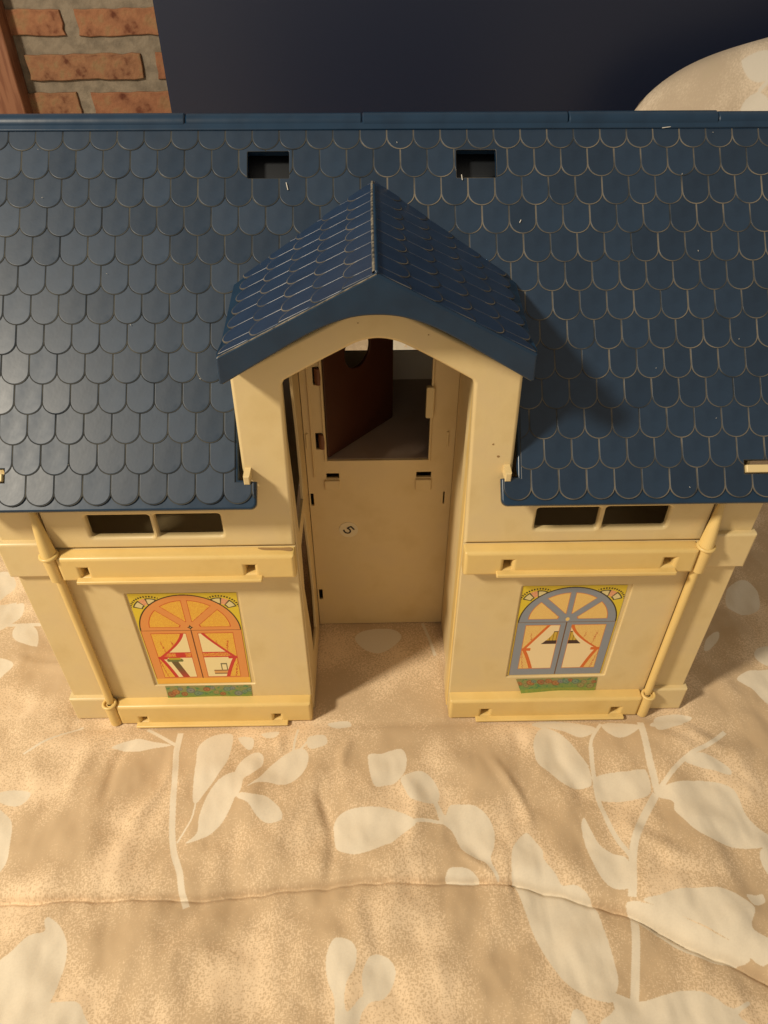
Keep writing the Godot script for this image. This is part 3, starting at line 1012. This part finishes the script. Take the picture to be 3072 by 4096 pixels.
func sticker(wall: Node, side: int, rc: Array) -> void:
	var m := StandardMaterial3D.new()
	m.resource_name = "window_print"
	m.albedo_texture = window_print(side)
	m.roughness = 0.38
	m.cull_mode = BaseMaterial3D.CULL_DISABLED
	var st := begin()
	var q: Array
	# corners: top left, top right, bottom right, bottom left
	if side < 0: q = [Vector2(-0.2008, 0.1622), Vector2(-0.1142, 0.1618), Vector2(-0.1162, 0.0452), Vector2(-0.1996, 0.0448)]
	else: q = [Vector2(0.1145, 0.1645), Vector2(0.1986, 0.1640), Vector2(0.1990, 0.0500), Vector2(0.1148, 0.0492)]
	sheet(st, q, -0.0117, 0.0)
	var w := put("window_sticker", st, m, wall)
	w.set_meta("label", "printed arched window with an orange frame, red trimmed curtains and a shelf" if side < 0 else "printed arched window with a blue grey frame, orange curtains and a hanging lamp")
	m = m.duplicate()
	m.resource_name = "flower_print"
	m.albedo_texture = flower_print(side)
	st = begin()
	if side < 0: q = [Vector2(-0.1932, 0.0434), Vector2(-0.1164, 0.0432), Vector2(-0.1176, 0.0203), Vector2(-0.1938, 0.0178)]
	else: q = [Vector2(0.1226, 0.0452), Vector2(0.1965, 0.0462), Vector2(0.1978, 0.0226), Vector2(0.1310, 0.0214)]
	sheet(st, q, -0.0101, 0.004 if side > 0 else 0.0015)
	var fs := put("flower_sticker", st, m, wall)
	fs.set_meta("label", "printed flower box strip under the window" if side < 0 else "printed flower box strip with a curled lower corner")


func sheet(st: SurfaceTool, q: Array, z: float, curl: float) -> void:
	var n := 10
	for j in n + 1:
		for i in n + 1:
			var u := float(i) / n
			var v := float(j) / n
			var p: Vector2 = q[0].lerp(q[1], u).lerp(q[3].lerp(q[2], u), v)
			st.set_uv(Vector2(u, v))
			st.set_normal(Vector3.BACK)
			st.add_vertex(Vector3(p.x, p.y, z + curl * pow(maxf(0.0, v - 0.35) * maxf(0.0, 0.55 - u) * 3.0, 1.5) + 0.0003 * sin(u * 9.0) * v * (1.0 if curl > 0.0 else 0.0)))
	for j in n:
		for i in n:
			var a := j * (n + 1) + i
			for k in [a, a + 1, a + n + 2, a, a + n + 2, a + n + 1]: st.add_index(k)
	st.generate_normals()


func mixc(a: Color, b: Color, t: float) -> Color:
	return a.lerp(b, clampf(t, 0.0, 1.0))


func window_print(side: int) -> ImageTexture:
	var w := 360
	var h := 480
	var im := Image.create(w, h, false, Image.FORMAT_RGB8)
	var n := FastNoiseLite.new()
	n.seed = 5
	n.frequency = 0.09
	var warm := side < 0
	var frame := Color(0.87, 0.57, 0.30) if warm else Color(0.53, 0.56, 0.60)
	var edge := Color(0.76, 0.30, 0.13) if warm else Color(0.80, 0.48, 0.26)
	var cloth := Color(0.91, 0.73, 0.27) if warm else Color(0.92, 0.78, 0.46)
	var room := Color(0.93, 0.86, 0.64) if warm else Color(0.94, 0.85, 0.66)
	var trim := Color(0.78, 0.20, 0.18) if warm else Color(0.84, 0.42, 0.16)
	var dark := Color(0.20, 0.16, 0.08)
	var yellow := Color(0.86, 0.76, 0.20)
	var green := Color(0.42, 0.44, 0.24)
	for j in h:
		for i in w:
			var x := (i + 0.5) / w
			var y := (j + 0.5) / h
			var dx := x - 0.5
			var g := n.get_noise_2d(i, j)
			var c := yellow
			var e := sqrt(pow(dx / 0.492, 2) + pow((y - 0.385) / 0.372, 2))
			var inside := absf(dx) < 0.492 if y > 0.385 else e < 1.0
			if inside:
				c = frame
				if y <= 0.385:
					if e > 0.975: c = dark
					var e2 := sqrt(pow(dx / 0.395, 2) + pow((y - 0.355) / 0.285, 2))
					var hub := sqrt(pow(dx / 0.10, 2) + pow((y - 0.365) / 0.075, 2))
					if e2 < 1.0 and y < 0.350 and hub > 1.0:
						var a := atan2(0.355 - y, dx)
						var rr := sqrt(dx * dx + pow((0.355 - y) * 1.33, 2))
						var near := 9.0
						for s in [0.66, 0.5 * PI, PI - 0.66]: near = minf(near, absf(a - s) * rr)
						if near > 0.034:
							c = mixc(cloth, edge, (0.40 if warm else 0.22) if fmod(absf(g * 29.0), 1.0) > 0.66 else 0.0)
							if near < 0.039 or e2 > 0.98 or hub < 1.10 or y > 0.345: c = edge
					if absf(y - 0.385) < 0.0035: c = dark.lerp(edge, 0.4)
					var sx := absf(dx)
					var sy := absf(y - 0.352)
					if warm and sqrt(sx) + sqrt(sy) < 0.20: c = dark if sqrt(sx) + sqrt(sy) > 0.10 else room
					if not warm and sx * sx + sy * sy < 0.0004: c = cloth
				else:
					var px := absf(dx)
					if px > 0.055 and px < 0.405 and y > 0.412 and y < 0.925:
						c = room
						# curtain drawn to the side at the middle
						var lim: float
						if y < 0.69:
							var start := 0.10
							var bend := 1.15 if dx > 0.0 else 1.5
							if not warm:
								start = 0.07 if dx > 0.0 else 0.165
								bend = 1.6 if dx > 0.0 else 1.0
							lim = lerpf(start, 0.385, pow((y - 0.412) / 0.278, bend))
						else: lim = lerpf(0.385, 0.27, pow((y - 0.69) / 0.235, 0.8))
						if warm and y > 0.628 and y < 0.690:
							c = cloth
							if absf(y - 0.632) < 0.006 or absf(y - 0.686) < 0.006: c = trim
							elif fmod(absf(g * 21.0), 1.0) > 0.55 or (dx < -0.12 and dx > -0.22): c = trim
						if warm:
							# a pot on the left, a jug on the right
							var ax := (dx + 0.24) / 0.085
							if y > 0.70 and y < 0.735 and absf(ax) < 1.0 - absf(y - 0.72) * 8.0: c = green
							if y > 0.69 and y < 0.712 and absf(ax) < 0.7: c = Color(0.72, 0.62, 0.16)
							if y >= 0.735 and y < 0.92 and absf(ax + 0.1 + (0.735 - y) * 5.0) < 0.42: c = Color(0.40, 0.33, 0.20).lerp(trim, clampf((y - 0.80) * 7.0, 0, 1))
							var bx := dx - 0.25
							if y > 0.76 and y < 0.86 and absf(bx) < 0.032: c = Color(0.45, 0.42, 0.30) if absf(bx) > 0.022 or y < 0.775 else room
							if y > 0.84 and y < 0.89 and absf(bx + 0.03) < 0.085: c = Color(0.55, 0.40, 0.24) if y < 0.852 or y > 0.878 else Color(0.84, 0.62, 0.36)
						if px > lim:
							c = mixc(cloth, edge, 0.5 if fmod(absf(g * 37.0), 1.0) > 0.80 else 0.0)
							if fmod(absf(px * 9.0 + y * 2.0 + g * 0.15), 1.0) < 0.07 and y > 0.5: c = edge
						if absf(px - lim) < (0.017 if y < 0.69 else 0.019): c = trim
						if absf(y - 0.69) < 0.016 and px > 0.31: c = trim
						if not warm:
							var ly := (y - 0.485) / 0.145
							if ly > 0.0 and ly < 1.0 and absf(dx + 0.01) < lerpf(0.095, 0.205, pow(ly, 1.6)):
								c = Color(0.80, 0.66, 0.22) if fmod(absf(dx) * 30.0, 1.0) > 0.2 else Color(0.45, 0.34, 0.10)
								if ly < 0.06: c = dark
								if ly > 0.72: c = Color(0.22, 0.12, 0.10)
						if px < 0.060 or px > 0.400 or y < 0.419 or y > 0.918: c = edge
					if absf(dx) < 0.0045: c = dark.lerp(edge, 0.35)
					if absf(dx) > 0.487: c = dark.lerp(edge, 0.6)
					if warm and y > 0.935 : c = Color(0.93, 0.70, 0.28)
			else:
				# corner ornament: two small open fans with dots round them
				var ox := absf(dx) - 0.325
				var oy := y - 0.170
				var r := sqrt(ox * ox + pow(oy * 1.33, 2))
				var a := atan2(-oy * 1.33, ox)
				var lobe := minf(absf(a - 0.61), absf(a - 1.72))
				if lobe < 0.34 and r > 0.075 and r < 0.165: c = Color(0.86, 0.80, 0.58) if lobe < 0.25 and r > 0.088 and r < 0.152 else green.lerp(dark, 0.6)
				elif absf(a - 1.18) < 0.24 and r > 0.08 and r < 0.16: c = Color(0.90, 0.68, 0.50) if fmod(absf(g * 31.0), 1.0) > 0.25 else Color(0.78, 0.42, 0.30)
				elif a > 0.2 and a < 2.1 and r > 0.176 and r < 0.196 and fmod(a * 7.0, 1.0) > 0.45: c = dark
			im.set_pixel(i, j, c)
	return ImageTexture.create_from_image(im)


func flower_print(side: int) -> ImageTexture:
	var w := 240
	var h := 76
	var im := Image.create(w, h, false, Image.FORMAT_RGB8)
	var n := FastNoiseLite.new()
	n.seed = 9 + side
	n.frequency = 0.05
	var r2 := RandomNumberGenerator.new()
	r2.seed = 44 + side
	var fl := []
	for k in 16: fl.append([Vector2(8 + k * 15 + r2.randf_range(-5, 5), r2.randf_range(10, 40)), r2.randf_range(7, 12), [Color(0.76, 0.42, 0.26), Color(0.70, 0.36, 0.24), Color(0.50, 0.52, 0.58), Color(0.66, 0.56, 0.38), Color(0.42, 0.56, 0.52)][r2.randi() % 5]])
	for j in h:
		for i in w:
			var g := n.get_noise_2d(i, j)
			var t := float(j) / h
			var c := Color(0.56, 0.54, 0.34).lerp(Color(0.44, 0.56, 0.30), clampf(t * 2.0 + g, 0, 1))
			if t > 0.6: c = Color(0.47, 0.58, 0.27).lerp(Color(0.58, 0.60, 0.28), clampf(0.5 + g, 0, 1))
			if g > 0.28 and t < 0.6: c = Color(0.30, 0.50, 0.32)
			for f in fl:
				var d: float = Vector2(i, j).distance_to(f[0])
				if d < f[1]: c = c.lerp(f[2], 0.6) if d < f[1] * 0.78 and d > f[1] * 0.25 else (f[2] as Color).darkened(0.25)
			im.set_pixel(i, j, c)
	return ImageTexture.create_from_image(im)


func make_inside() -> void:
	var left := Transform3D(Basis(Vector3(0, 0, -1), Vector3.UP, Vector3(1, 0, 0)), Vector3(-0.0622, 0, 0))
	var right := Transform3D(Basis(Vector3(0, 0, 1), Vector3.UP, Vector3(-1, 0, 0)), Vector3(0.0622, 0, 0))
	# left inner wall, pierced by two tall gaps either side of the floor
	var st := begin()
	var gap_a := PackedVector2Array([Vector2(0.0330, 0.206), Vector2(0.0780, 0.203), Vector2(0.0830, 0.222), Vector2(0.0840, 0.262), Vector2(0.0740, 0.346), Vector2(0.0270, 0.346), Vector2(0.0235, 0.303), Vector2(0.0300, 0.250)])
	var gap_b := PackedVector2Array([Vector2(0.0510, 0.036), Vector2(0.0860, 0.033), Vector2(0.0940, 0.076), Vector2(0.0868, 0.141), Vector2(0.0785, 0.188), Vector2(0.0370, 0.188), Vector2(0.0310, 0.145), Vector2(0.0460, 0.078)])
	plate(st, rrect(0.0152, 0.0, 0.1178, 0.362, 0.0), [gap_a, gap_b], -0.0022, 0.0, 0.0006, left)
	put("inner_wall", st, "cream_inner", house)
	st = begin()
	plate(st, rrect(-0.0285, 0.0, -0.0152, 0.362, 0.0), [], -0.0042, 0.0003, 0.0012, right)
	put("door_jamb", st, "cream_shelf", house)
	st = begin()
	plate(st, rrect(-0.0440, 0.0, -0.0297, 0.362, 0.0), [], -0.0042, -0.0002, 0.0012, right)
	put("door_jamb", st, "cream", house)
	st = begin()
	plate(st, rrect(-0.1178, 0.0, -0.0300, 0.362, 0.0), [PackedVector2Array([Vector2(-0.066, 0.350), Vector2(-0.047, 0.350), Vector2(-0.048, 0.322)])], -0.0056, -0.0036, 0.0007, right)
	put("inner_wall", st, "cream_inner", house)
	# centre panel at the back of the doorway
	var slots := [rrect(-0.0435, 0.2122, 0.0437, 0.345, 0.0)]
	for q in [[-0.0451, 0.1930, -0.0340, 0.1985], [0.0340, 0.1932, 0.0470, 0.1990], [-0.0510, 0.2870, -0.0458, 0.3030], [-0.0522, 0.2245, -0.0466, 0.2410], [-0.0605, 0.1620, -0.0578, 0.1760], [-0.0602, 0.0376, -0.0566, 0.0522], [0.0590, 0.1625, 0.0602, 0.1765]]: slots.append(rrect(q[0], q[1], q[2], q[3], 0.0004, 1))
	st = begin()
	plate(st, rrect(-0.0620, 0.0, 0.0660, 0.362, 0.0), slots, -0.1205, -0.1180, 0.0006)
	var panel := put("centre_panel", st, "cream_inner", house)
	for q in [[-0.0470, 0.1812, -0.0335, 0.1918], [0.0332, 0.1800, 0.0474, 0.1920]]:
		st = begin()
		slab(st, q[0], q[1], q[2], q[3], -0.1180, -0.1158, 0.0008, 0.0012)
		put("clip_tab", st, "cream_inner", panel)
	for q in [[-0.0602, 0.2262, -0.0584, 0.2410], [0.0585, 0.2268, 0.0602, 0.2415]]:
		st = begin()
		slab(st, q[0], q[1], q[2], q[3], -0.1180, -0.1166, 0.0005)
		put("clip_tab", st, "cream", panel)
	for q in [0.295, 0.2328]:
		st = begin()
		lathe(st, PackedVector2Array([Vector2(0.0005, -0.0075), Vector2(0.0026, -0.0072), Vector2(0.0030, 0.0), Vector2(0.0026, 0.0072), Vector2(0.0005, 0.0075)]), Transform3D(Basis.IDENTITY, Vector3(-0.0468, q, -0.1182)), 14)
		put("hinge", st, "hinge", panel)
	st = begin()
	slab(st, 0.0396, 0.2565, 0.0464, 0.2858, -0.1180, -0.1145, 0.0010, 0.0016)
	put("door_catch", st, "cream", panel)
	st = begin()
	for q in [[0.0437, 0.2122, 0.0455], [-0.0455, 0.2122, -0.0437], [-0.0560, 0.195, -0.0546]]:
		st = begin()
		slab(st, q[0], q[1], q[2], 0.345, -0.1180, -0.1164, 0.0005)
		put("door_casing", st, "cream_inner", panel)
	# round numbered sticker
	st = begin()
	var disc := PackedVector2Array()
	for i in 36: disc.append(Vector2(cos(TAU * i / 36), sin(TAU * i / 36)) * Vector2(0.0088, 0.0093) + Vector2(-0.0276, 0.1326))
	plate(st, disc, [], -0.1180, -0.1176, 0.0001)
	var num := put("number_sticker", st, "paper", panel)
	st = begin()
	var stroke_line := PackedVector2Array([Vector2(0.34, 0.5), Vector2(-0.22, 0.5), Vector2(-0.28, 0.04), Vector2(-0.10, 0.12), Vector2(0.12, 0.12), Vector2(0.30, 0.0), Vector2(0.36, -0.18), Vector2(0.28, -0.38), Vector2(0.08, -0.48), Vector2(-0.14, -0.48), Vector2(-0.34, -0.38)])
	for o in Geometry2D.offset_polyline(stroke_line, 0.085, Geometry2D.JOIN_ROUND, Geometry2D.END_BUTT):
		var glyph := PackedVector2Array()
		for p in o: glyph.append(p * 0.0088)
		plate(st, glyph, [], 0.0, 0.0002, 0.0, Transform3D(Basis(Vector3.BACK, deg_to_rad(-52)), Vector3(-0.0276, 0.1326, -0.11755)), 1, false)
	put("digit", st, "ink", num)
	# the brown door, swung back into the house, with a round window
	st = begin()
	var dx := Vector3(0.0584, 0, -0.0647).normalized()
	var df := Transform3D(Basis(dx, Vector3.UP, dx.cross(Vector3.UP)), Vector3(-0.0440, 0.2138, -0.1200))
	var hole := PackedVector2Array()
	for i in 32: hole.append(Vector2(0.0415 + cos(TAU * i / 32) * 0.0155, 0.0872 + sin(TAU * i / 32) * 0.0158))
	plate(st, rrect(0.001, 0.0, 0.0868, 0.1290, 0.002), [hole], -0.0012, 0.0012, 0.0005, df)
	put("open_door", st, "brown_door", house)
	# upper back room: floor, low rear wall, side walls
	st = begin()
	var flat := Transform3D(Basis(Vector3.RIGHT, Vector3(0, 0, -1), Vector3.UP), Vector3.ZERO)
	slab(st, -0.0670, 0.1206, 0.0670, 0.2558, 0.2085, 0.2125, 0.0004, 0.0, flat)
	put("upper_floor", st, "cream_shaded", house)
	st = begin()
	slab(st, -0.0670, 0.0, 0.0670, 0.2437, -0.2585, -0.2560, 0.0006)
	put("rear_wall", st, "cream_lit", house)
	for s in [-1.0, 1.0]:
		st = begin()
		plate(st, PackedVector2Array([Vector2(-0.2600, 0.0), Vector2(-0.1205, 0.0), Vector2(-0.1205, 0.385), Vector2(-0.150, 0.385), Vector2(-0.165, 0.246), Vector2(-0.2600, 0.246)]), [], -0.001, 0.001, 0.0, Transform3D(Basis(Vector3(0, 0, 1), Vector3.UP, Vector3(-1, 0, 0)), Vector3(s * 0.0685, 0, 0)))
		put("partition", st, "cream_inner", house)
		# outer side wall with its gable
		st = begin()
		plate(st, PackedVector2Array([Vector2(-0.36, 0.0), Vector2(-0.045, 0.0), Vector2(-0.045, 0.2620), Vector2(-0.06, 0.318), Vector2(-0.187, 0.446), Vector2(-0.36, 0.275)]), [], -0.0012, 0.0012, 0.0, Transform3D(Basis(Vector3(0, 0, 1), Vector3.UP, Vector3(-1, 0, 0)), Vector3(s * 0.2780, 0, 0)))
		put("side_wall", st, "cream", house)
		st = begin()
		slab(st, minf(s * 0.0700, s * 0.2765), 0.0160, maxf(s * 0.0700, s * 0.2765), 0.3580, 0.1860, 0.1885, 0.0, 0.0, flat)
		put("room_floor", st, "cream_inner", house)
